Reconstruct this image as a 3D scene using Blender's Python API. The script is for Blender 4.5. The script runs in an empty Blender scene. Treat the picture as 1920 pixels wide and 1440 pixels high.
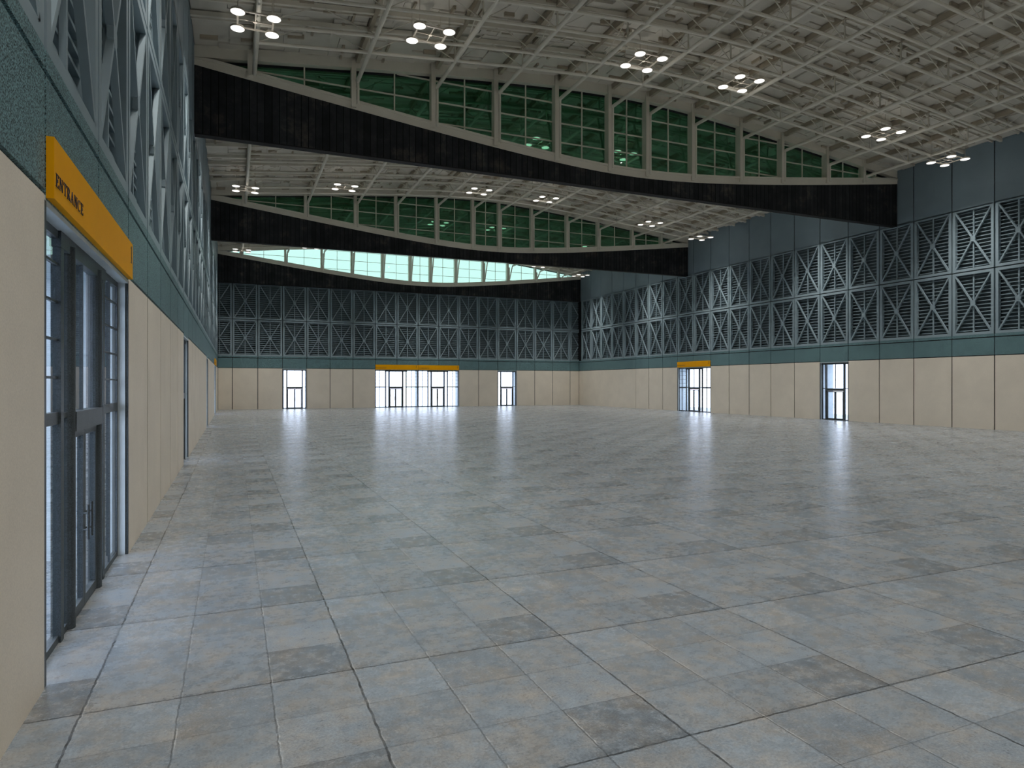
import bpy, math, random
from math import sqrt, sin, cos, pi, radians, floor as fl
from mathutils import Vector, Matrix
random.seed(7)
C = bpy.context.scene.collection

# ------------------------------------------------------------------ camera
F, VP, EYE = 1241.0, 438.5, 3.23
TH = math.atan((960 - VP) / F)
cam = bpy.data.cameras.new('camera'); co = bpy.data.objects.new('camera', cam); C.objects.link(co)
cam.sensor_width = 36; cam.lens = 36 * F / 1920; cam.clip_end = 400; cam.clip_start = .05
co.location = (0, 0, EYE); co.rotation_euler = (pi / 2, 0, -TH)
bpy.context.scene.camera = co

# ------------------------------------------------------------------ room figures (metres)
XL, XR, YB, YF = -1.85, 49.38, 90.65, -5.0
CX = 23.77
DIV = [37.2, 63.9, 90.12]          # fronts of the three lens-shaped window beams
BAY = 26.7
COLX = [0.87, 6.2, 10.75, 14.65, 18.73, 22.57, 25.47, 29.2, 33.4, 37.27, 41.75, 45.67]
def hyp(x, c=CX): return sqrt((x - c) ** 2 + 64) - 8
def z_gt(x): return 22.12 - .121 * hyp(x)            # top of the lens glass
def z_gb(x): return min(17.48 + .129 * hyp(x, 24.1), z_gt(x) - .04)  # bottom of the lens glass
def z_bk(x): return 16.92 + .132 * hyp(x, 24.1)      # top of the black bulkhead
def z_tube(x): return 21.27 - .113 * hyp(x)
def z_deck(x): return z_gt(x) + .55

# ------------------------------------------------------------------ materials
def nodes(m):
    m.use_nodes = True
    nt = m.node_tree
    return nt, nt.nodes['Principled BSDF'], nt.nodes['Material Output']
def nn(nt, typ, **kw):
    n = nt.nodes.new(typ)
    for k, v in kw.items():
        if k.startswith('i_'):
            n.inputs[int(k[2:]) if k[2:].isdigit() else k[2:].replace('_', ' ')].default_value = v
        else: setattr(n, k, v)
    return n
def paint(name, col, rough=.6, metal=0., var=.06, scale=3., fine=0., fscale=60., spec=.4):
    m = bpy.data.materials.new(name); nt, bs, out = nodes(m); L = nt.links
    geo = nn(nt, 'ShaderNodeNewGeometry')
    n1 = nn(nt, 'ShaderNodeTexNoise'); n1.inputs['Scale'].default_value = scale; n1.inputs['Detail'].default_value = 4
    L.new(geo.outputs['Position'], n1.inputs['Vector'])
    mr = nn(nt, 'ShaderNodeMapRange'); mr.inputs[1].default_value = .3; mr.inputs[2].default_value = .7
    mr.inputs[3].default_value = 1 - var; mr.inputs[4].default_value = 1 + var
    L.new(n1.outputs['Fac'], mr.inputs[0])
    val = mr.outputs[0]
    if fine:
        n2 = nn(nt, 'ShaderNodeTexNoise'); n2.inputs['Scale'].default_value = fscale; n2.inputs['Detail'].default_value = 2
        L.new(geo.outputs['Position'], n2.inputs['Vector'])
        m2 = nn(nt, 'ShaderNodeMapRange'); m2.inputs[1].default_value = .36; m2.inputs[2].default_value = .64
        m2.inputs[3].default_value = 1 - fine; m2.inputs[4].default_value = 1 + fine
        L.new(n2.outputs['Fac'], m2.inputs[0])
        mu = nn(nt, 'ShaderNodeMath', operation='MULTIPLY'); L.new(val, mu.inputs[0]); L.new(m2.outputs[0], mu.inputs[1]); val = mu.outputs[0]
    vm = nn(nt, 'ShaderNodeVectorMath', operation='SCALE'); vm.inputs[0].default_value = col
    L.new(val, vm.inputs['Scale']); L.new(vm.outputs[0], bs.inputs['Base Color'])
    bs.inputs['Roughness'].default_value = rough; bs.inputs['Metallic'].default_value = metal
    bs.inputs['Specular IOR Level'].default_value = spec
    return m
def tinted_glass(name, tint):
    m = bpy.data.materials.new(name); m.use_nodes = True; nt = m.node_tree; nt.nodes.clear(); L = nt.links
    out = nn(nt, 'ShaderNodeOutputMaterial'); tr = nn(nt, 'ShaderNodeBsdfTransparent'); tr.inputs[0].default_value = (*tint, 1)
    gl = nn(nt, 'ShaderNodeBsdfGlossy'); gl.inputs[0].default_value = (1, 1, 1, 1); gl.inputs['Roughness'].default_value = .02
    fr = nn(nt, 'ShaderNodeFresnel'); fr.inputs[0].default_value = 1.45
    ge = nn(nt, 'ShaderNodeNewGeometry'); iv = nn(nt, 'ShaderNodeMath', operation='SUBTRACT', i_0=1.); L.new(ge.outputs['Backfacing'], iv.inputs[1])
    mf = nn(nt, 'ShaderNodeMath', operation='MULTIPLY'); L.new(fr.outputs[0], mf.inputs[0]); L.new(iv.outputs[0], mf.inputs[1])
    mx = nn(nt, 'ShaderNodeMixShader'); L.new(mf.outputs[0], mx.inputs[0]); L.new(tr.outputs[0], mx.inputs[1]); L.new(gl.outputs[0], mx.inputs[2])
    L.new(mx.outputs[0], out.inputs[0]); return m
def emit(name, col, s):
    m = bpy.data.materials.new(name); m.use_nodes = True; nt = m.node_tree; nt.nodes.clear()
    out = nn(nt, 'ShaderNodeOutputMaterial'); e = nn(nt, 'ShaderNodeEmission'); e.inputs[0].default_value = (*col, 1); e.inputs[1].default_value = s
    nt.links.new(e.outputs[0], out.inputs[0]); return m

def black_boards():
    m = bpy.data.materials.new('black_boards'); nt, bs, out = nodes(m); L = nt.links
    geo = nn(nt, 'ShaderNodeNewGeometry'); sp = nn(nt, 'ShaderNodeSeparateXYZ'); L.new(geo.outputs['Position'], sp.inputs[0])
    dv = nn(nt, 'ShaderNodeMath', operation='DIVIDE', i_1=.37); L.new(sp.outputs['X'], dv.inputs[0])
    fr = nn(nt, 'ShaderNodeMath', operation='FRACT'); L.new(dv.outputs[0], fr.inputs[0])
    ln = nn(nt, 'ShaderNodeMath', operation='GREATER_THAN', i_1=.1); L.new(fr.outputs[0], ln.inputs[0])
    fo = nn(nt, 'ShaderNodeMath', operation='FLOOR'); L.new(dv.outputs[0], fo.inputs[0])
    wn = nn(nt, 'ShaderNodeTexWhiteNoise', noise_dimensions='1D'); L.new(fo.outputs[0], wn.inputs['W'])
    n1 = nn(nt, 'ShaderNodeTexNoise'); n1.inputs['Scale'].default_value = .9; n1.inputs['Detail'].default_value = 6; n1.inputs['Roughness'].default_value = .65
    L.new(geo.outputs['Position'], n1.inputs['Vector'])
    cr = nn(nt, 'ShaderNodeValToRGB'); e = cr.color_ramp.elements
    e[0].position = .38; e[0].color = (.018, .020, .022, 1); e[1].position = .8; e[1].color = (.12, .10, .085, 1)
    e.new(.55).color = (.028, .031, .034, 1)
    L.new(n1.outputs['Fac'], cr.inputs[0])
    a = nn(nt, 'ShaderNodeMapRange'); a.inputs[3].default_value = .7; a.inputs[4].default_value = 1.3; L.new(wn.outputs['Value'], a.inputs[0])
    mu = nn(nt, 'ShaderNodeMath', operation='MULTIPLY'); L.new(a.outputs[0], mu.inputs[0]); L.new(ln.outputs[0], mu.inputs[1])
    vm = nn(nt, 'ShaderNodeVectorMath', operation='SCALE'); L.new(cr.outputs[0], vm.inputs[0]); L.new(mu.outputs[0], vm.inputs['Scale'])
    L.new(vm.outputs[0], bs.inputs['Base Color']); bs.inputs['Roughness'].default_value = .75; bs.inputs['Specular IOR Level'].default_value = .2
    return m

def stone_floor():
    m = bpy.data.materials.new('stone_tiles'); nt, bs, out = nodes(m); L = nt.links
    def M(op, a, b=None, c=None):
        n = nn(nt, 'ShaderNodeMath', operation=op)
        for i, v in enumerate((a, b, c)):
            if v is None: continue
            if isinstance(v, (int, float)): n.inputs[i].default_value = v
            else: L.new(v, n.inputs[i])
        return n.outputs[0]
    def R(v, a, b, c, d):
        n = nn(nt, 'ShaderNodeMapRange'); L.new(v, n.inputs[0])
        for i, q in enumerate((a, b, c, d)): n.inputs[i + 1].default_value = q
        return n.outputs[0]
    T = .875
    geo = nn(nt, 'ShaderNodeNewGeometry'); sp = nn(nt, 'ShaderNodeSeparateXYZ'); L.new(geo.outputs['Position'], sp.inputs[0])
    wob = nn(nt, 'ShaderNodeTexNoise'); wob.inputs['Scale'].default_value = 7; wob.inputs['Detail'].default_value = 3; L.new(geo.outputs['Position'], wob.inputs['Vector'])
    wv = R(wob.outputs['Fac'], .3, .7, -.008, .008)
    u = M('ADD', M('DIVIDE', M('ADD', sp.outputs['X'], 1.38 + 30 * T), T), wv)
    v = M('ADD', M('DIVIDE', M('ADD', sp.outputs['Y'], -7.6 + 60 * T), T), wv)
    fu, fv = M('FRACT', u), M('FRACT', v)
    iu, iv = M('MODULO', M('FLOOR', u), 3.), M('MODULO', M('FLOOR', v), 3.)
    du = M('SUBTRACT', .5, M('ABSOLUTE', M('SUBTRACT', fu, .5)))
    dv = M('SUBTRACT', .5, M('ABSOLUTE', M('SUBTRACT', fv, .5)))
    # nearest line index (0 = the pronounced joint of every third tile)
    lu, lv = M('MODULO', M('ROUND', u), 3.), M('MODULO', M('ROUND', v), 3.)
    cb = nn(nt, 'ShaderNodeCombineXYZ'); L.new(iu, cb.inputs[0]); L.new(iv, cb.inputs[1])
    wn = nn(nt, 'ShaderNodeTexWhiteNoise', noise_dimensions='3D'); L.new(cb.outputs[0], wn.inputs['Vector'])
    def noise(sc, det, ro=.6, off=0):
        n = nn(nt, 'ShaderNodeTexNoise'); n.inputs['Scale'].default_value = sc; n.inputs['Detail'].default_value = det; n.inputs['Roughness'].default_value = ro
        if off:
            ad = nn(nt, 'ShaderNodeVectorMath', operation='ADD'); ad.inputs[1].default_value = (off, off * 2, 0); L.new(geo.outputs['Position'], ad.inputs[0]); L.new(ad.outputs[0], n.inputs['Vector'])
        else: L.new(geo.outputs['Position'], n.inputs['Vector'])
        return n.outputs['Fac']
    big, mid, hi, warm = noise(1.3, 5), noise(5.5, 8, .75), noise(42, 4, .8), noise(2.2, 6, .7, 31)
    # per-tile tone
    tone = R(wn.outputs['Value'], 0, 1, .9, 1.08)
    dark = M('MULTIPLY', M('COMPARE', iu, 2., .1), M('COMPARE', iv, 0., .1))
    dark2 = M('MULTIPLY', M('COMPARE', iu, 1., .1), M('COMPARE', iv, 0., .1))
    light = M('MULTIPLY', M('COMPARE', iu, 0., .1), M('COMPARE', iv, 2., .1))
    blot = R(mid, .42, .6, 1., .1)
    t1 = M('SUBTRACT', tone, M('MULTIPLY', M('ADD', M('MULTIPLY', dark, .2), M('MULTIPLY', dark2, .1)), blot))
    t1 = M('ADD', t1, M('MULTIPLY', light, .14))
    t1 = M('MULTIPLY', t1, R(big, .3, .7, .9, 1.1))
    t1 = M('MULTIPLY', t1, R(mid, .32, .66, .82, 1.12))
    t1 = M('MULTIPLY', t1, R(hi, .4, .6, .8, 1.18))
    # joints
    ju = M('LESS_THAN', du, R(lu, 0, 1, .014, .009)); jv = M('LESS_THAN', dv, R(lv, 0, 1, .013, .006))
    ja = R(mid, .4, .6, .4, .9)
    t1 = M('MULTIPLY', t1, M('SUBTRACT', 1., M('MULTIPLY', M('MULTIPLY', ju, ja), R(lu, 0, 1, .9, .6))))
    t1 = M('MULTIPLY', t1, M('SUBTRACT', 1., M('MULTIPLY', M('MULTIPLY', jv, ja), R(lv, 0, 1, .9, .55))))
    hl = M('MULTIPLY', M('MULTIPLY', M('LESS_THAN', M('ABSOLUTE', M('SUBTRACT', fu, .016)), .007), R(warm, .48, .56, 0, 1)), .55)  # broken highlight beside the joint, painted into the tile colour
    t1 = M('ADD', t1, hl)
    # smudge along the pronounced joint
    sm = M('MULTIPLY', M('MULTIPLY', R(fv, 0, .12, .16, 0.), M('COMPARE', iv, 0., .1)), R(mid, .45, .6, 1, 0))
    t1 = M('SUBTRACT', t1, sm)
    mix = nn(nt, 'ShaderNodeMix', data_type='RGBA'); L.new(R(warm, .42, .66, 0, 1), mix.inputs[0])
    mix.inputs[6].default_value = (*FLOOR_A, 1); mix.inputs[7].default_value = (*FLOOR_B, 1)
    vm = nn(nt, 'ShaderNodeVectorMath', operation='SCALE'); L.new(mix.outputs[2], vm.inputs[0]); L.new(t1, vm.inputs['Scale'])
    L.new(vm.outputs[0], bs.inputs['Base Color'])
    L.new(M('ADD', R(mid, .3, .7, .21, .30), R(wn.outputs['Value'], 0, 1, 0, .04)), bs.inputs['Roughness'])
    bs.inputs['Specular IOR Level'].default_value = .38
    hgt = M('ADD', M('ADD', M('MULTIPLY', mid, .35), M('MULTIPLY', hi, .2)), M('MULTIPLY', M('ADD', ju, jv), -.25))
    bp = nn(nt, 'ShaderNodeBump'); bp.inputs['Strength'].default_value = .2; bp.inputs['Distance'].default_value = .02
    L.new(hgt, bp.inputs['Height']); L.new(bp.outputs[0], bs.inputs['Normal'])
    return m

FLOOR_A, FLOOR_B = (.205, .242, .278), (.262, .258, .246)
beige = paint('beige_panel', (.78, .715, .61), .65, var=.04, scale=.8, fine=.05, fscale=70)
teal = paint('teal_granite', (.125, .22, .24), .5, var=.08, scale=1.5, fine=.9, fscale=55)
metal = paint('blue_grey_frame', (.28, .365, .41), .45, var=.05, scale=1)
slatm = paint('slat_metal', (.28, .365, .41), .5, var=.05, scale=1)
clad = paint('blue_grey_cladding', (.20, .268, .308), .55, var=.05, scale=.6)
dark = paint('dark_joint', (.008, .008, .010), .7)
voidm = paint('louver_backing', (.13, .17, .185), .8)
steel = paint('roof_steel', (.74, .70, .605), .55, var=.04, scale=1)
deckm = paint('roof_deck', (.66, .62, .54), .7, var=.08, scale=.7)
brown_m = paint('brown_steel', (.44, .38, .29), .6)
frame_m = paint('door_frame', (.055, .068, .075), .45, var=.1, scale=4, fine=.35, fscale=70)
reveal_m = paint('reveal_white', (.62, .70, .74), .6)
orange = paint('orange_sign', (.90, .41, .0), .6, var=.02, spec=.15)
navy = paint('navy_letter', (.012, .01, .05), .5)
soffit_strip = paint('soffit_black', (.004, .006, .01), .6)
lamp_m = paint('lamp_housing', (.62, .56, .47), .45)
boards = black_boards()
floor_m = stone_floor()
glass_g = tinted_glass('green_glass', (.32, .575, .44))
glass_s = tinted_glass('pale_green_glass', (.42, .55, .48))
glass_d = tinted_glass('door_glass', (.84, .92, .95))
disc_m = emit('lamp_diffuser', (1, .97, .92), 1.6)
ground_m = paint('outside_paving', (.42, .45, .46), .8)

# ------------------------------------------------------------------ mesh builder
class MB:
    def __init__(s, f=None): s.v = []; s.q = []; s.f = f or (lambda p: p)
    def add(s, vs, fs):
        o = len(s.v); s.v += [tuple(s.f(p)) for p in vs]; s.q += [tuple(i + o for i in q) for q in fs]; return s
    def box(s, x0, x1, y0, y1, z0, z1):
        return s.add([(x0, y0, z0), (x1, y0, z0), (x1, y1, z0), (x0, y1, z0), (x0, y0, z1), (x1, y0, z1), (x1, y1, z1), (x0, y1, z1)],
                     [(0, 3, 2, 1), (4, 5, 6, 7), (0, 1, 5, 4), (1, 2, 6, 5), (2, 3, 7, 6), (3, 0, 4, 7)])
    def bar(s, p, q, w, h, up=(0, 0, 1)):
        p, q = Vector(p), Vector(q); d = (q - p).normalized(); a = d.cross(Vector(up))
        if a.length < 1e-4: a = Vector((1, 0, 0))
        a.normalize(); b = a.cross(d).normalized(); a *= w / 2; b *= h / 2
        vs = [p - a - b, p + a - b, p + a + b, p - a + b, q - a - b, q + a - b, q + a + b, q - a + b]
        return s.add(vs, [(0, 1, 2, 3), (7, 6, 5, 4), (0, 4, 5, 1), (1, 5, 6, 2), (2, 6, 7, 3), (3, 7, 4, 0)])
    def tube(s, p, q, r, n=8, r2=None):
        p, q = Vector(p), Vector(q); d = (q - p).normalized(); a = d.cross(Vector((0, 0, 1)))
        if a.length < 1e-4: a = Vector((1, 0, 0))
        a.normalize(); b = d.cross(a); r2 = r if r2 is None else r2; vs = []
        for P, rr in ((p, r), (q, r2)):
            for i in range(n): vs.append(P + (a * cos(2 * pi * i / n) + b * sin(2 * pi * i / n)) * rr)
        fs = [(i, (i + 1) % n, n + (i + 1) % n, n + i) for i in range(n)]
        return s.add(vs, fs + [tuple(range(n))[::-1], tuple(range(n, 2 * n))])
    def strip(s, xs, lo, hi, y0, y1):            # solid between two curves over X, thickness y0..y1
        vs = []; n = len(xs)
        for x in xs: vs += [(x, y0, lo(x)), (x, y0, hi(x)), (x, y1, hi(x)), (x, y1, lo(x))]
        fs = []
        for i in range(n - 1):
            a, b = 4 * i, 4 * i + 4
            fs += [(a, b, b + 1, a + 1), (a + 1, b + 1, b + 2, a + 2), (a + 2, b + 2, b + 3, a + 3), (a + 3, b + 3, b, a)]
        return s.add(vs, fs + [(0, 1, 2, 3), (4 * n - 1, 4 * n - 2, 4 * n - 3, 4 * n - 4)])
    def poly(s, pts, n0, n1):                    # flat outline (s,z) with thickness along n
        k = len(pts)
        vs = [(a, n0, b) for a, b in pts] + [(a, n1, b) for a, b in pts]
        return s.add(vs, [tuple(range(k)), tuple(range(2 * k - 1, k - 1, -1))] + [(i, (i + 1) % k, k + (i + 1) % k, k + i) for i in range(k)])
    def mesh(s, name, m):
        me = bpy.data.meshes.new(name); me.from_pydata(s.v, [], s.q)
        import bmesh
        bm = bmesh.new(); bm.from_mesh(me); bmesh.ops.recalc_face_normals(bm, faces=bm.faces); bm.to_mesh(me); bm.free()
        me.materials.append(m); return me
    def build(s, name, m, parent=None):
        o = bpy.data.objects.new(name, s.mesh(name, m)); C.objects.link(o)
        if parent is not None: o.parent = parent; o.matrix_parent_inverse = parent.matrix_world.inverted() if False else Matrix.Identity(4)
        return o

def tag(o, label=None, cat=None, group=None, kind=None):
    if label: o['label'] = label
    if cat: o['category'] = cat
    if group: o['group'] = group
    if kind: o['kind'] = kind
    return o
def empty(name, loc=(0, 0, 0), rz=0.):
    o = bpy.data.objects.new(name, None); C.objects.link(o); o.location = loc; o.rotation_euler = (0, 0, rz); o.empty_display_size = .3; return o
def copy_tree(o, parent=None):
    c = o.copy(); C.objects.link(c)
    if parent is not None: c.parent = parent
    for ch in list(o.children): copy_tree(ch, c)
    return c
ORD = 'first second third fourth fifth sixth seventh eighth ninth tenth eleventh twelfth thirteenth fourteenth fifteenth sixteenth seventeenth eighteenth nineteenth twentieth'.split()
ORD += ['twenty-' + w for w in ORD[:9]] + ['thirtieth'] + ['thirty-' + w for w in ORD[:9]]

# ------------------------------------------------------------------ walls
# local wall frame: s along the wall, n out of the wall into the hall, z up; local (x,y,z) = (s,n,z)
class Wall:
    def __init__(w, side):
        w.side = side
    def f(w, p):
        s, n, z = p
        if w.side == 'left': return (XL + n, s, z)
        if w.side == 'right': return (XR - n, s, z)
        return (s, YB - n, z)
    def mb(w): return MB(w.f)
WL, WR, WB = Wall('left'), Wall('right'), Wall('back')
ZP, ZT, ZS, ZM0, ZM1, ZU = 5.27, 6.56, 6.80, 11.40, 11.48, 16.0
gridL = [8.42 + 3.01 * k for k in range(-5, 28)]
gridR = [29.8 + 3.01 * k for k in range(-12, 21)]
gridB = [-.18 + 3.0 * k for k in range(17)]
doors = {  # wall: list of (s0, s1, kind)
    'left': [(gridL[5], gridL[7], 'A'), (gridL[12], gridL[13], 'B'), (gridL[20], gridL[21], 'B'), (gridL[27], gridL[29], 'A')],
    'right': [(gridR[16], gridR[17], 'B'), (gridR[22], gridR[24], 'A')],
    'back': [(gridB[2], gridB[3], 'B'), (gridB[6], gridB[8], 'A'), (gridB[8], gridB[10], 'A'), (gridB[12], gridB[13], 'B')]}
GAP = .04
def build_wall(W, grid, s0, s1, lower_grid):
    side = W.side; root = W.mb(); ztop = 16.3 if side == 'back' else 23.5
    ds = doors[side]; merged = []
    for a, b, k in ds:
        if merged and abs(merged[-1][1] - a) < .01: merged[-1][1] = b
        else: merged.append([a, b])
    # dark carcass behind the panels, full wall depth, with the openings left free
    cur = s0
    for a, b in merged:
        root.box(cur, a, -1.5, -.05, 0, 6.7); root.box(a, b, -1.5, -.05, 5.2, 6.7); cur = b
    root.box(cur, s1, -1.5, -.05, 0, 6.7)
    root.box(s0, s1, -1.5, -.5, 6.7, 15.95)
    root.box(s0, s1, -1.5, -.05, 15.95, ztop)
    o = root.build('wall_' + side, dark); tag(o, kind='structure')
    def cells(g):
        e = [s0] + [x for x in g if s0 + .05 < x < s1 - .05] + [s1]
        return list(zip(e[:-1], e[1:]))
    lo = W.mb()
    for a, b in cells(lower_grid):
        if any(a >= d0 - .05 and b <= d1 + .05 for d0, d1 in merged): continue
        lo.box(a + GAP, b - GAP, -.06, 0, .0, ZP - .03)
    lo.build('beige_panelling', beige, o)
    tl = W.mb()
    for a, b in cells(lower_grid):
        z = ZP + .03
        if any(a >= d0 - .05 and b <= d1 + .05 for d0, d1 in merged): z = 5.2
        tl.box(a + GAP * .7, b - GAP * .7, -.06, 0, z, ZT - .035)
        tl.box(a + GAP * .7, b - GAP * .7, -.06, 0, ZT + .035, ZS)
    tl.build('granite_band', teal, o)
    up = W.mb()
    for a, b in cells(grid): up.box(a + GAP, b - GAP, -.06, 0, ZU - .02, ztop - .1)
    up.build('upper_cladding', clad, o)
    bk = W.mb().box(s0, s1, -.5, -.46, ZS, ZU); bk.build('louver_backing', voidm, o)
    sl = W.mb().box(s0, s1, -.46, -.06, ZS - .12, ZS - .02); sl.build('ledge', slatm, o)
    return o
wl = build_wall(WL, gridL, YF, YB, gridL)
wr = build_wall(WR, gridR, YF, YB, [g for g in gridR if g < 76])
wb = build_wall(WB, gridB, XL, XR, gridB)
for sx0, sx1 in ((XL - 1.5, XL), (XR, XR + 1.5)): MB().box(sx0, sx1, YB - .02, YB + 1.5, 0, 23.5).build('wall_corner', dark, wb)
fw = MB().box(XL - 1.5, XR + 1.5, YF - .6, YF, 0, 23.5); tag(fw.build('wall_front', beige), kind='structure')

# ------------------------------------------------------------------ louver panels (one prototype, copied along the walls)
PW = 2.9
def louver_proto(half=0):
    """local: x along wall, y = n (towards the hall), z up from panel bottom; half 0 = whole, 1 = right half only, -1 = left half only"""
    H = ZM0 - ZS; r = empty('louver_panel'); w = PW / 2
    xa, xb = (-w, w)
    if half == 1: xa = half_clip_l
    if half == -1: xb = half_clip_r
    f = MB(); t = .19
    if half != 1: f.box(-w, -w + t, -.3, 0, 0, H)
    if half != -1: f.box(w - t, w, -.3, 0, 0, H)
    f.box(max(xa, -w + t) if half != 1 else xa, min(xb, w - t) if half != -1 else xb, -.3, 0, 0, t)
    f.box(max(xa, -w + t) if half != 1 else xa, min(xb, w - t) if half != -1 else xb, -.3, 0, H - t, H)
    f.build('frame', metal, r)
    zc = H / 2
    ends = [(sx, sz) for sx in (-1, 1) for sz in (-1, 1)]
    for sx, sz in ends:
        if half == 1 and sx < 0 or half == -1 and sx > 0: continue
        MB().bar((sx * .07, -.06, zc + sz * .1), (sx * (w - t + .02), -.06, zc + sz * (zc - t + .02)), .1, .12, up=(0, 1, 0)).build('diagonal_brace', metal, r)
    a = .2; b = .09
    oc = [(-b, -a), (b, -a), (a * .85, -b), (a * .85, b), (b, a), (-b, a), (-a * .85, b), (-a * .85, -b)]
    if half == 0 or (xa < -.2 and half == 1) or (xb > .2 and half == -1):
        MB().poly([(x, zc + z) for x, z in oc], -.1, .003).build('hub_plate', metal, r)
    if xa < -.05 and xb > .05: MB().box(-.045, .045, -.18, -.1, t, H - t).build('mullion', metal, r)
    s = MB(); n = 16
    la, lb = max(xa, -w + t), min(xb, w - t)
    if half == 1: la = xa
    if half == -1: lb = xb
    for i in range(n):
        z = t + (H - 2 * t) * (i + .5) / n
        s.add([(la, -.19, z - .03), (lb, -.19, z - .03), (lb, -.38, z + .02), (la, -.38, z + .02), (la, -.19, z + .028), (lb, -.19, z + .028), (lb, -.38, z + .05), (la, -.38, z + .05)],
              [(0, 3, 2, 1), (4, 5, 6, 7), (0, 1, 5, 4), (1, 2, 6, 5), (2, 3, 7, 6), (3, 0, 4, 7)])
    s.build('louver_slats', slatm, r)
    return r
half_clip_l, half_clip_r = 0., 0.
proto = louver_proto()
used = [False]
def place_louver(W, s, row, label, group, src=None):
    if src is None:
        if used[0]: o = copy_tree(proto)
        else: o = proto; used[0] = True
    else: o = src
    x, y, z = W.f((s, 0, ZS if row == 0 else ZM1))
    o.location = (x, y, z)
    o.rotation_euler = (0, 0, {'left': -pi / 2, 'right': pi / 2, 'back': pi}[W.side])
    tag(o, label, 'louver panel', group)
rows = ('lower', 'upper')
for wi, (W, g, lo) in enumerate(((WL, gridL, 2), (WR, gridR, 6), (WB, gridB, -9))):
    cs = [(a + b) / 2 for a, b in zip(g[:-1], g[1:]) if a > lo]
    if W.side != 'back': cs = cs[::-1]
    for row in (0, 1):
        for i, s in enumerate(cs):
            if W.side == 'back': lb = 'grey louver panel, %s row of the far wall, %s full one from its left corner' % (rows[row], ORD[i])
            else: lb = 'grey louver panel, %s row of the %s wall, %s from the far corner' % (rows[row], W.side, ORD[i])
            place_louver(W, s, row, lb, '%s row of louver panels on the %s wall' % (rows[row], W.side if W.side != 'back' else 'far'))
# the cut panels in the two far corners (the wall is seen facing -Y, so local x runs the other way)
for row in (0, 1):
    half_clip_r = (gridB[0] - 1.5) - (XL + .02)
    r = louver_proto(-1)
    place_louver(WB, gridB[0] - 1.5, row, 'half-width louver panel in the %s row, wedged in the far left corner of the hall' % rows[row], 'cut louver panels in the far corners', r)
    half_clip_l = -(XR - .02 - (gridB[-1] + 1.5))
    r = louver_proto(1)
    place_louver(WB, gridB[-1] + 1.5, row, 'half-width louver panel in the %s row, wedged in the far right corner of the hall' % rows[row], 'cut louver panels in the far corners', r)

# ------------------------------------------------------------------ entrances
dn = [0]
NG = -.2     # glazing plane
def tunnel(W, a, b):
    m = W.mb()
    m.box(a - .02, a + .05, -1.6, -.05, 0, 5.2); m.box(b - .05, b + .02, -1.6, -.05, 0, 5.2)
    m.box(a - .02, b + .02, -1.6, -.004, 5.14, 5.24)
    return m
def leaf(W, root, a, b, hinge_right):
    lf = W.mb(); t = .09; n0, n1 = NG - .03, NG + .05; zt = 2.58
    lf.box(a, a + t, n0, n1, .02, zt); lf.box(b - t, b, n0, n1, .02, zt); lf.box(a + t, b - t, n0, n1, .02, .16); lf.box(a + t, b - t, n0, n1, zt - .08, zt)
    o = lf.build('door_leaf', frame_m, root)
    W.mb().box(a + t, b - t, NG, NG + .015, .16, zt - .08).build('glass_pane', glass_d, o)
    hs = a + .13 if hinge_right else b - .13
    h = W.mb(); h.tube((hs, NG + .12, 1.0), (hs, NG + .12, 1.5), .016); h.tube((hs - (.06 if hinge_right else -.06), NG + .05, 1.13), (hs, NG + .12, 1.13), .012); h.tube((hs - (.06 if hinge_right else -.06), NG + .05, 1.37), (hs, NG + .12, 1.37), .012)
    h.build('pull_handle', frame_m, o)
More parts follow.
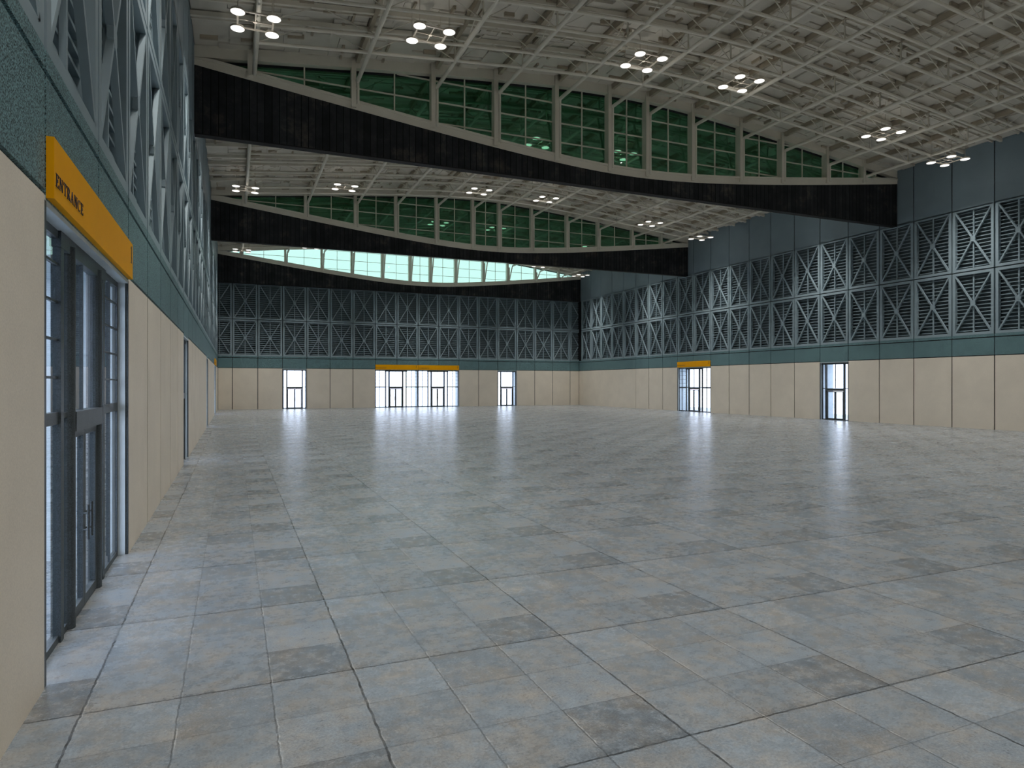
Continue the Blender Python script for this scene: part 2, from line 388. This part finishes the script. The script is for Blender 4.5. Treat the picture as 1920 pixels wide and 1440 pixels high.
def entrance(W, a, b, kind, where):
    dn[0] += 1; w = b - a
    root = bpy.data.objects.new('door_%d' % dn[0], None); C.objects.link(root); tag(root, where, kind='structure')
    tunnel(W, a, b).build('reveal', reveal_m, root)
    et = W.mb(); et.box(a - .04, a + .055, -.09, -.003, 0, 5.19); et.box(b - .02, b + .04, -.09, -.003, 0, 5.19); et.build('edge_trim', frame_m, root)
    fr = W.mb(); n0, n1 = NG - .05, NG + .03; g = W.mb(); gt = W.mb()
    flip = W.side == 'right'
    def S(r): return (b - r) if flip else (a + r)
    def bx(m, r0, r1, z0, z1, m0=n0, m1=n1):
        s0, s1 = sorted((S(r0), S(r1))); e = .0007 * (len(m.v) // 8 % 12); m.box(s0, s1, m0 - e, m1 + e, z0, z1)
    ZH = 5.14
    if kind == 'A':
        k = w / 6.0
        fr_edges = [(0.05, .12), (.59, .65), (5.07, 5.13), (5.88, 5.95)]
        for r0, r1 in fr_edges: bx(fr, r0 * k, r1 * k, 0, ZH)
        bx(fr, .05, 5.95 * k, 0, .09); bx(fr, .05, 5.95 * k, ZH - .1, ZH)
        bx(fr, .12, 1.4 * k, 2.73, 2.88); bx(fr, 4.4 * k, 5.9 * k, 2.73, 2.88); bx(fr, 1.5 * k, 1.9 * k, 2.79, 2.86); bx(fr, 3.9 * k, 4.3 * k, 2.79, 2.86)
        bx(fr, 1.35 * k, 4.45 * k, ZH - .2, ZH, n0, n1 + .03)
        bx(fr, 2.795 * k, 2.825 * k, 2.85, ZH - .1)
        fr.build('frame', frame_m, root)
        mt = W.mb()
        for z in (3.31, 3.78, 4.25, 4.72):
            bx(mt, .1, 1.4 * k, z - .015, z + .015, NG - .01, NG + .025); bx(mt, 4.4 * k, 5.9 * k, z - .015, z + .015, NG - .01, NG + .025)
        mt.build('muntins', frame_m, root)
        for r0, r1 in ((1.38, 1.53), (4.26, 4.41)):
            p = W.mb(); bx(p, r0 * k, r1 * k, 0, ZH, n0, n1 + .03); p.build('post', frame_m, root)
        for r in (1.94, 3.84):
            s = S(r * k); W.mb().tube((s, NG, 0), (s, NG, ZH - .1), .11, 18).build('round_post', frame_m, root)
        p = W.mb(); bx(p, 1.95 * k, 3.84 * k, 2.6, 2.86, n0, n1 + .09); p.build('door_head', frame_m, root)
        cuts = [(.1, .6), (.64, 1.4), (1.52, 1.88), (4.0 - .1, 4.28), (4.4, 5.08), (5.12, 5.9)]
        for r0, r1 in cuts:
            q = W.mb(); bx(q, r0 * k, r1 * k, .08, ZH - .08, NG, NG + .015); q.build('glass_pane', glass_d, root)
        q = W.mb(); bx(q, 2.0 * k, 3.8 * k, 2.85, ZH - .1, NG, NG + .015); q.build('glass_pane', glass_d, root)
        l0, l1, c = 2.04 * k, 3.74 * k, 2.84 * k
    else:
        k = w / 3.0
        bx(fr, .03, .15 * k, 0, ZH); bx(fr, 2.85 * k, 2.97 * k, 0, ZH); bx(fr, .03, 2.97 * k, ZH - .16, ZH, n0, n1 + .05); bx(fr, .03, 2.97 * k, 0, .08)
        bx(fr, .1, .5 * k, 2.79, 2.86); bx(fr, 2.5 * k, 2.9 * k, 2.79, 2.86); bx(fr, 1.485 * k, 1.515 * k, 2.85, ZH - .1)
        fr.build('frame', frame_m, root)
        for r0, r1 in ((.46, .61), (2.39, 2.54)):
            p = W.mb(); bx(p, r0 * k, r1 * k, 0, ZH, n0, n1 + .06); p.build('post', frame_m, root)
        p = W.mb(); bx(p, .6 * k, 2.4 * k, 2.6, 2.84, n0, n1 + .06); p.build('door_head', frame_m, root)
        for r0, r1, z0, z1 in ((.12, .47, .07, ZH - .1), (2.53, 2.88, .07, ZH - .1), (.6, 2.4, 2.83, ZH - .1)):
            q = W.mb(); bx(q, r0 * k, r1 * k, z0, z1, NG, NG + .015); q.build('glass_pane', glass_d, root)
        l0, l1, c = .62 * k, 2.38 * k, 1.5 * k
    sA, sB = sorted((S(l0), S(l1))); sc = S(c)
    leaf(W, root, sA, sc - .005, False); leaf(W, root, sc + .005, sB, True)
# ------------------------------------------------------------------ lettering
def stroke(pts, w):
    out = []
    for (x0, y0), (x1, y1) in zip(pts[:-1], pts[1:]):
        d = math.hypot(x1 - x0, y1 - y0) or 1; ax, ay = -(y1 - y0) / d * w / 2, (x1 - x0) / d * w / 2
        out.append([(x0 - ax, y0 - ay), (x1 - ax, y1 - ay), (x1 + ax, y1 + ay), (x0 + ax, y0 + ay)])
    return out
def rc(x0, y0, x1, y1): return [(x0, y0), (x1, y0), (x1, y1), (x0, y1)]
def arc(cx, cy, rx, ry, a0, a1, n=14): return [(cx + rx * cos(radians(a0 + (a1 - a0) * i / n)), cy + ry * sin(radians(a0 + (a1 - a0) * i / n))) for i in range(n + 1)]
GL = {
 'E': (.66, [rc(.1, 0, .24, 1), rc(0, .95, .56, 1), rc(.51, .76, .56, 1), rc(0, 0, .6, .05), rc(.55, 0, .6, .25), rc(.24, .49, .44, .54), rc(.4, .4, .44, .63)]),
 'N': (.84, [rc(.12, 0, .17, 1), rc(.63, 0, .68, 1), [(.08, 1), (.24, 1), (.68, 0), (.6, 0)], rc(0, .96, .2, 1), rc(.02, 0, .28, .04), rc(.52, .96, .78, 1)]),
 'T': (.74, [rc(.27, 0, .41, 1), rc(.02, .95, .66, 1), rc(.02, .75, .07, 1), rc(.61, .75, .66, 1), rc(.18, 0, .5, .04)]),
 'R': (.76, [rc(.1, 0, .24, 1), rc(0, .96, .3, 1), rc(0, 0, .34, .04), [(.3, .5), (.44, .5), (.74, 0), (.58, 0)]] + stroke([(.24, .975)] + arc(.32, .74, .22, .235, 90, -90, 10) + [(.24, .505)], .07)),
 'A': (.8, [rc(.2, .32, .54, .365), rc(0, 0, .24, .04), rc(.48, 0, .78, .04), [(.34, 1), (.42, 1), (.7, 0), (.54, 0)], [(.34, 1), (.38, 1), (.14, 0), (.09, 0)]]),
 'C': (.78, stroke(arc(.38, .5, .32, .47, 45, 140, 8), .06) + stroke(arc(.38, .5, .32, .47, 140, 220, 8), .13) + stroke(arc(.38, .5, .32, .47, 220, 318, 8), .06) + [rc(.6, .7, .64, 1)]),
 '1': (.5, [rc(.18, 0, .32, 1), rc(.04, 0, .46, .04), [(.03, .82), (.18, .9), (.18, 1), (.14, .98)]]),
 '2': (.6, stroke(arc(.29, .73, .22, .24, 160, -30, 12) + [(.05, .05)], .1) + [rc(.03, 0, .54, .1), rc(.5, 0, .54, .22)])}
def sign(W, a, b, num, label, name='entrance_sign', endgap=.02):
    flip = {'left': 1, 'right': -1, 'back': 1}[W.side]   # reading direction along s as seen from the hall
    o = W.mb().box(a + endgap, b - endgap, 0.001, .075, 5.22, 5.88).build(name, orange)
    tag(o, label, 'sign')
    def txt(word, start, z, h, kx):
        m = W.mb(); x = 0
        for ch in word:
            wd, ps = GL[ch]
            for p in ps:
                m.poly([(start + flip * (x + q[0]) * h * kx, z + q[1] * h) for q in p], .075, .081)
            x += wd + .06
        return m, x * h * kx
    s0 = a + .08 if flip > 0 else b - .08
    txt('ENTRANCE', s0, 5.372, .14, 1.55)[0].build('lettering', navy, o)
    if num:
        s1 = b - .3 if flip > 0 else a + .3
        txt(num, s1, 5.5, .31, 1.)[0].build('numeral', navy, o)
D = doors
entrance(WL, *D['left'][0], 'wide glazed entrance under the large orange sign on the near left wall')
entrance(WL, *D['left'][1], 'narrow glazed double door in the left wall beyond the large entrance')
entrance(WL, *D['left'][2], 'narrow glazed double door far along the left wall')
entrance(WL, *D['left'][3], 'glazed entrance at the far end of the left wall under a small sign')
entrance(WR, *D['right'][0], 'single-bay glazed double door in the right wall')
entrance(WR, *D['right'][1], 'glazed entrance under the orange sign on the right wall')
entrance(WB, *D['back'][0], 'single-bay glazed double door at the left end of the far wall')
entrance(WB, *D['back'][1], 'left half of the double entrance in the far wall')
entrance(WB, *D['back'][2], 'right half of the double entrance in the far wall')
entrance(WB, *D['back'][3], 'single-bay glazed double door at the right end of the far wall')
sign(WL, *D['left'][0][:2], '1', 'large orange sign lettered ENTRANCE over the nearest doors on the left wall')
sign(WL, *D['left'][3][:2], '1', 'small orange sign seen edge-on at the far end of the left wall')
sign(WR, *D['right'][1][:2], '1', 'orange entrance sign on the right side wall')
sign(WB, *D['back'][1][:2], '1', 'left orange sign over the paired entrances in the far wall')
sign(WB, *D['back'][2][:2], '2', 'right orange sign over the paired entrances in the far wall')

# ------------------------------------------------------------------ floor and outside ground
tag(MB().box(XL - 3.4, XR + 3.4, YF - .6, YB + 3.4, -.3, 0).build('floor', floor_m), kind='structure')
tag(MB().box(XL - 16, XR + 16, YF - 10, YB + 15, -.6, -.32).build('ground', ground_m), kind='structure')

# ------------------------------------------------------------------ roof deck
def linsp(a, b, n): return [a + (b - a) * i / (n - 1) for i in range(n)]
xs = linsp(XL, XR, 41)
dk = MB().strip(xs, lambda x: z_deck(x) + .16, lambda x: z_deck(x) + .5, YF, YB + .6)
deck = tag(dk.build('ceiling', deckm), kind='structure')
pm = MB(); pb = MB(); edges = [XL] + COLX + [XR]
ys = [10.9 + 1.72 * i for i in range(48)]
def rect_panel(x0, x1, y0, y1, dz, pm=pm):
    if x1 - x0 < .09: return
    z0, z1 = z_deck(x0) + dz, z_deck(x1) + dz
    pm.add([(x0, y0, z0), (x1, y0, z1), (x1, y1, z1), (x0, y1, z0), (x0, y0, z0 + .22), (x1, y0, z1 + .22), (x1, y1, z1 + .22), (x0, y1, z0 + .22)],
           [(0, 3, 2, 1), (4, 5, 6, 7), (0, 1, 5, 4), (1, 2, 6, 5), (2, 3, 7, 6), (3, 0, 4, 7)])
for a, b in zip(edges[:-1], edges[1:]):
    for y0, y1 in zip(ys[:-1], ys[1:]):
        nx = max(1, int((b - a) / 1.6)); cx = [a + .02] + sorted(a + (b - a) * (i + random.uniform(-.25, .25)) / (nx + 1) for i in range(1, nx + 1)) + [b - .02]
        for c0, c1 in zip(cx[:-1], cx[1:]):
            if random.random() < .45:
                ym = y0 + (y1 - y0) * random.uniform(.35, .65)
                rect_panel(c0 + .01, c1 - .01, y0, ym - .015, random.uniform(-.06, .12)); rect_panel(c0 + .01, c1 - .01, ym + .015, y1 - .02, random.uniform(-.06, .12))
            else: rect_panel(c0 + .01, c1 - .01, y0, y1 - .02, random.uniform(-.05, .1))
            if random.random() < .7:      # small raised blocks under the deck
                x = random.uniform(c0 + .1, max(c0 + .11, c1 - .5)); y = random.uniform(y0 + .2, y1 - .4)
                if random.random() < .5: rect_panel(x, x + random.uniform(.5, .9), y, y + .12, -.14, pb)
                else: rect_panel(x, x + .12, y, y + random.uniform(.5, .9), -.14, pb)
pm.build('ceiling_panels', deckm, deck); pb.build('ceiling_blocks', brown_m, deck)

# ------------------------------------------------------------------ lens windows and black bulkheads
bays = ['nearest', 'second', 'farthest']
for di, Y in enumerate(DIV):
    T = .5 if di < 2 else .5
    xs = linsp(XL, XR, 61)
    b = MB().strip(xs, lambda x: 15.97, z_bk, Y + .02, Y + T)
    b.add([], [])
    o = b.build('bulkhead', boards)
    tag(o, ['nearest and largest black board-clad bulkhead spanning the hall under the green window', 'middle black board-clad bulkhead spanning the hall', 'farthest black board-clad bulkhead above the far wall louvers'][di], 'bulkhead', 'black bulkheads across the hall')
    MB().box(XL, XR, Y - .01, Y + T, 15.93, 15.985).build('bottom_trim', dark, o)
    root = bpy.data.objects.new('window_%d' % (di + 1), None); C.objects.link(root); tag(root, kind='structure')
    MB().strip(xs, z_bk, z_gb, Y, Y + T).build('lower_beam', steel, root)
    MB().strip(xs, lambda x: z_gb(x) - .13, lambda x: z_gb(x) + .012, Y - .05, Y + .05).build('sill_rail', steel, root)
    MB().strip(xs, z_gt, lambda x: z_gt(x) + .62, Y, Y + T).build('upper_beam', steel, root)
    MB().strip(linsp(-1.2, 48.8, 61), lambda x: max(z_gt(x) - .12, z_gb(x)), lambda x: z_gt(x), Y + T - .12, Y + T - .04).build('soffit_strip', soffit_strip, root)  # dark of the beam soffit put in as a black strip
    ed = [XL + .5] + COLX + [XR - .4]
    yg = Y + T - .1
    for i, (a, c) in enumerate(zip(ed[:-1], ed[1:])):
        sx = linsp(a, c, 7)
        MB().strip(sx, lambda x: z_gb(x) - .02, lambda x: max(z_gt(x) - .02, z_gb(x)), yg, yg + .02).build('glass_pane', glass_g if di < 2 else glass_s, root)
        hw = .035 if di < 2 else .022; mn = MB(); xm = (a + c) / 2; yb0, yb1 = yg - .09, yg - .01
        if z_gt(xm) - z_gb(xm) > .3: hw = .035 if di < 2 else .022; mn.box(xm - hw, xm + hw, yb0, yb1, z_gb(xm) - .05, z_gt(xm))
        for z in (21.0, 19.78, 18.56):
            fine = [x for x in linsp(a, c, 33) if z_gb(x) < z < z_gt(x)]
            if len(fine) > 1: mn.box(fine[0], fine[-1], yb0, yb1, z - hw, z + hw)
        if mn.v: mn.build('muntins', steel, root)
    for x in COLX:
        c = MB(); z0, z1 = z_bk(x) + .1, z_gt(x) + .6
        c.box(x - .2, x + .05, Y - .1, Y + T - .01, z0, z1)
        c.box(x - .215, x - .15, Y - .13, Y - .1, z0, z1)
        c.tube((x + .15, Y - .06, z_gb(x) - .25), (x + .15, Y - .06, z_tube(x)), .08, 10)
        c.build('column', steel, root)
        # raking brace: towards the next bay for the first two, towards the viewer for the last
        if di < 2: p, q = (x + .1, Y + T + .08, z_bk(x) + .3), (x + .1, Y + T + 1.35, z_tube(x) - .02)
        else: p, q = (x + .1, Y - .05, z_bk(x) + .3), (x + .1, Y - 1.35, z_tube(x) - .02)
        MB().tube(p, q, .08, 8).build('raking_brace', steel, root)

# ------------------------------------------------------------------ roof trusses along the hall
def ties(D1):  # positions of the cross ties in a bay ending at D1
    out = []
    for k in range(6): out += [D1 - 3.55 - 4.3 * k, D1 - 5.25 - 4.3 * k]
    return sorted(y for y in out if y > D1 - BAY + 1.6)
bay_rng = [(10.9, 37.2 - .13), (37.75, 63.9 - .13), (64.45, 90.12 - .13)]
for bi, (y0, y1) in enumerate(bay_rng):
    T_ = ties(DIV[bi])
    for xi, x in enumerate(COLX):
        root = empty('roof_truss', (0, 0, 0))
        tag(root, 'grey lengthwise roof truss in the %s bay, %s from the left wall' % (bays[bi], ORD[xi]), 'roof truss', 'lengthwise roof trusses of the %s bay' % bays[bi])
        xt = x + .12; zt = z_tube(x); zc = z_gt(x) + .42
        ya = y0 + (1.3 if bi else 0); yb = y1 - (1.25 if bi == 2 else 0)
        MB().tube((xt, ya, zt), (xt, yb, zt), .115, 10).build('bottom_chord', steel, root)
        MB().box(xt - .1, xt + .1, y0, y1, zc - .17, zc + .17).build('top_chord', brown_m, root)
        pts = T_[0::2] if len(T_) % 2 == 0 else T_[1::2]
        for y in T_[::2]: MB().bar((xt, y, zt), (xt, y, zc - .15), .07, .07).build('post', steel, root)
        dg = MB()
        for ya_, yb_ in zip(T_[1::2], T_[2::2]): dg.bar((xt, ya_, zt), (xt, yb_, zc - .1), .05, .05)
        for ya_, yb_ in zip(T_[0::2], T_[1::2]): dg.bar((xt, yb_, zt), (xt, ya_, zc - .1), .035, .035)
        dg.build('diagonals', steel, root)
    for ti, y in enumerate(T_[::-1]):
        root = empty('cross_tie', (0, 0, 0))
        tag(root, 'grey cross tie frame across the %s roof bay, %s in front of its lens window' % (bays[bi], ORD[ti]), 'cross tie', 'cross ties of the %s bay' % bays[bi])
        t = MB(); pu = MB(); br = MB(); pu2 = MB()
        P = [XL] + COLX + [XR]
        for k, (a, c) in enumerate(zip(P[:-1], P[1:])):
            aa, cc = a + (.12 if k else 0), c + (.12 if k < len(P) - 2 else 0)
            if 0 < k < len(P) - 2: t.tube((aa, y, z_tube(a)), (cc, y, z_tube(c)), .085, 8)
            pu.bar((aa, y, z_deck(a) - .16), (cc, y, z_deck(c) - .16), .16, .22)
            pu2.bar((aa, y + .6, z_deck(a) - .04), (cc, y + .6, z_deck(c) - .04), .1, .14)
            if 0 < k < len(P) - 2:
                xm = (aa + cc) / 2
                br.bar((aa, y, z_tube(a)), (xm, y, z_deck(xm) - .15), .04, .04)
                br.bar((cc, y, z_tube(c)), (xm, y, z_deck(xm) - .15), .04, .04)
        t.build('lower_tie', steel, root); pu.build('purlin', steel, root); pu2.build('batten', steel, root); br.build('bracing_lattice', steel, root)

# ------------------------------------------------------------------ pendant lights
LAMPX = [0.87, 8.75, 20.95, 27.8, 39.8, 46.25]
LAMPZ = [18.95, 20.0, 21.05, 21.05, 19.82, 18.88]
LY = [84.4, 71.05, 57.7, 44.35, 31.0, 17.6, 4.3]
RN = ['in front of the sky-lit window', 'just beyond the middle bulkhead', 'before the middle green window', 'just beyond the nearest green window', 'before the nearest green window', 'overhead in the nearest bay', 'behind the viewer']
S_ = .72
def lamp_proto():
    r = empty('pendant_light')
    f = MB(); zf = .1
    for sx in (-1, 1):
        f.bar((sx * S_, -S_ + .2, zf), (sx * S_, S_ - .2, zf), .08, .05); f.bar((-S_ + .2, sx * S_, zf), (S_ - .2, sx * S_, zf), .08, .05)
    f.bar((-S_, 0, zf), (S_, 0, zf), .04, .04); f.bar((0, -S_, zf), (0, S_, zf), .04, .04)
    f.tube((0, 0, zf - .04), (0, 0, zf + .05), .09, 12)
    f.build('frame', lamp_m, r)
    for sx in (-1, 1):
        for sy in (-1, 1):
            h = MB(); h.tube((sx * S_, sy * S_, .012), (sx * S_, sy * S_, .12), .3, 28, .27); h.tube((sx * S_, sy * S_, .12), (sx * S_, sy * S_, .2), .07, 10)
            ho = h.build('lamp_head', lamp_m, r)
            MB().tube((sx * S_, sy * S_, 0), (sx * S_, sy * S_, .012), .285, 28).build('diffuser', disc_m, ho)
    return r
lp = lamp_proto(); first = True
LCOL, LPOW = (1, .955, .895), 88.
ld = bpy.data.lights.new('lamp_glow', 'AREA'); ld.shape = 'DISK'; ld.size = .55; ld.energy = LPOW; ld.color = LCOL; ld.spread = 1.5
pd = bpy.data.lights.new('cluster_fill', 'POINT'); pd.shadow_soft_size = .03; pd.energy = 18; pd.color = LCOL  # added point light without a fixture, brightens lamp frames and roof tubes
SIDE = ['leftmost', 'second from left', 'third from left', 'third from right', 'second from right', 'rightmost']
for ri, y in enumerate(LY):
    for li, x in enumerate(LAMPX):
        a = bpy.data.objects.new('cluster_fill', pd); C.objects.link(a); a.location = (x, y, LAMPZ[li] - .6)
        if y > 10:
            o = lp if first else copy_tree(lp); 
            if first: pass
            first = False
            for ch in [c for c in o.children if c.name.startswith('hanger_rod')]: bpy.data.objects.remove(ch)
            o.location = (x, y, LAMPZ[li])
            tag(o, 'four-disc lamp cluster, %s %s' % (SIDE[li], RN[ri]), 'pendant light', 'four-lamp pendant clusters')
            for sx in (-1, 1):
                for sy in (-1, 1):
                    MB().tube((sx * S_, sy * S_, .18), (sx * S_, sy * S_, z_deck(x + sx * S_) - LAMPZ[li] + .1), .014, 6).build('hanger_rod', lamp_m, o)
        for sx in (-1, 1):
            for sy in (-1, 1):
                a = bpy.data.objects.new('lamp_glow', ld); C.objects.link(a); a.location = (x + sx * S_, y + sy * S_, LAMPZ[li] - .006)

# ------------------------------------------------------------------ daylight
w = bpy.data.worlds.new('sky'); bpy.context.scene.world = w; w.use_nodes = True
bg = w.node_tree.nodes['Background']; bg.inputs[0].default_value = (.87, .84, 1.0, 1); bg.inputs[1].default_value = 4.2

sc = bpy.context.scene
sc.view_settings.view_transform = 'Standard'; sc.view_settings.look = 'None'; sc.view_settings.exposure = 0; sc.view_settings.gamma = 1
sc.view_settings.use_curve_mapping = False
cy = sc.cycles
cy.use_denoising = True; cy.max_bounces = 7; cy.diffuse_bounces = 4; cy.glossy_bounces = 3; cy.transparent_max_bounces = 14; cy.caustics_reflective = False; cy.caustics_refractive = False
cy.use_adaptive_sampling = True; cy.adaptive_threshold = .09; cy.adaptive_min_samples = 12
cy.use_light_tree = True; cy.sample_clamp_indirect = 4
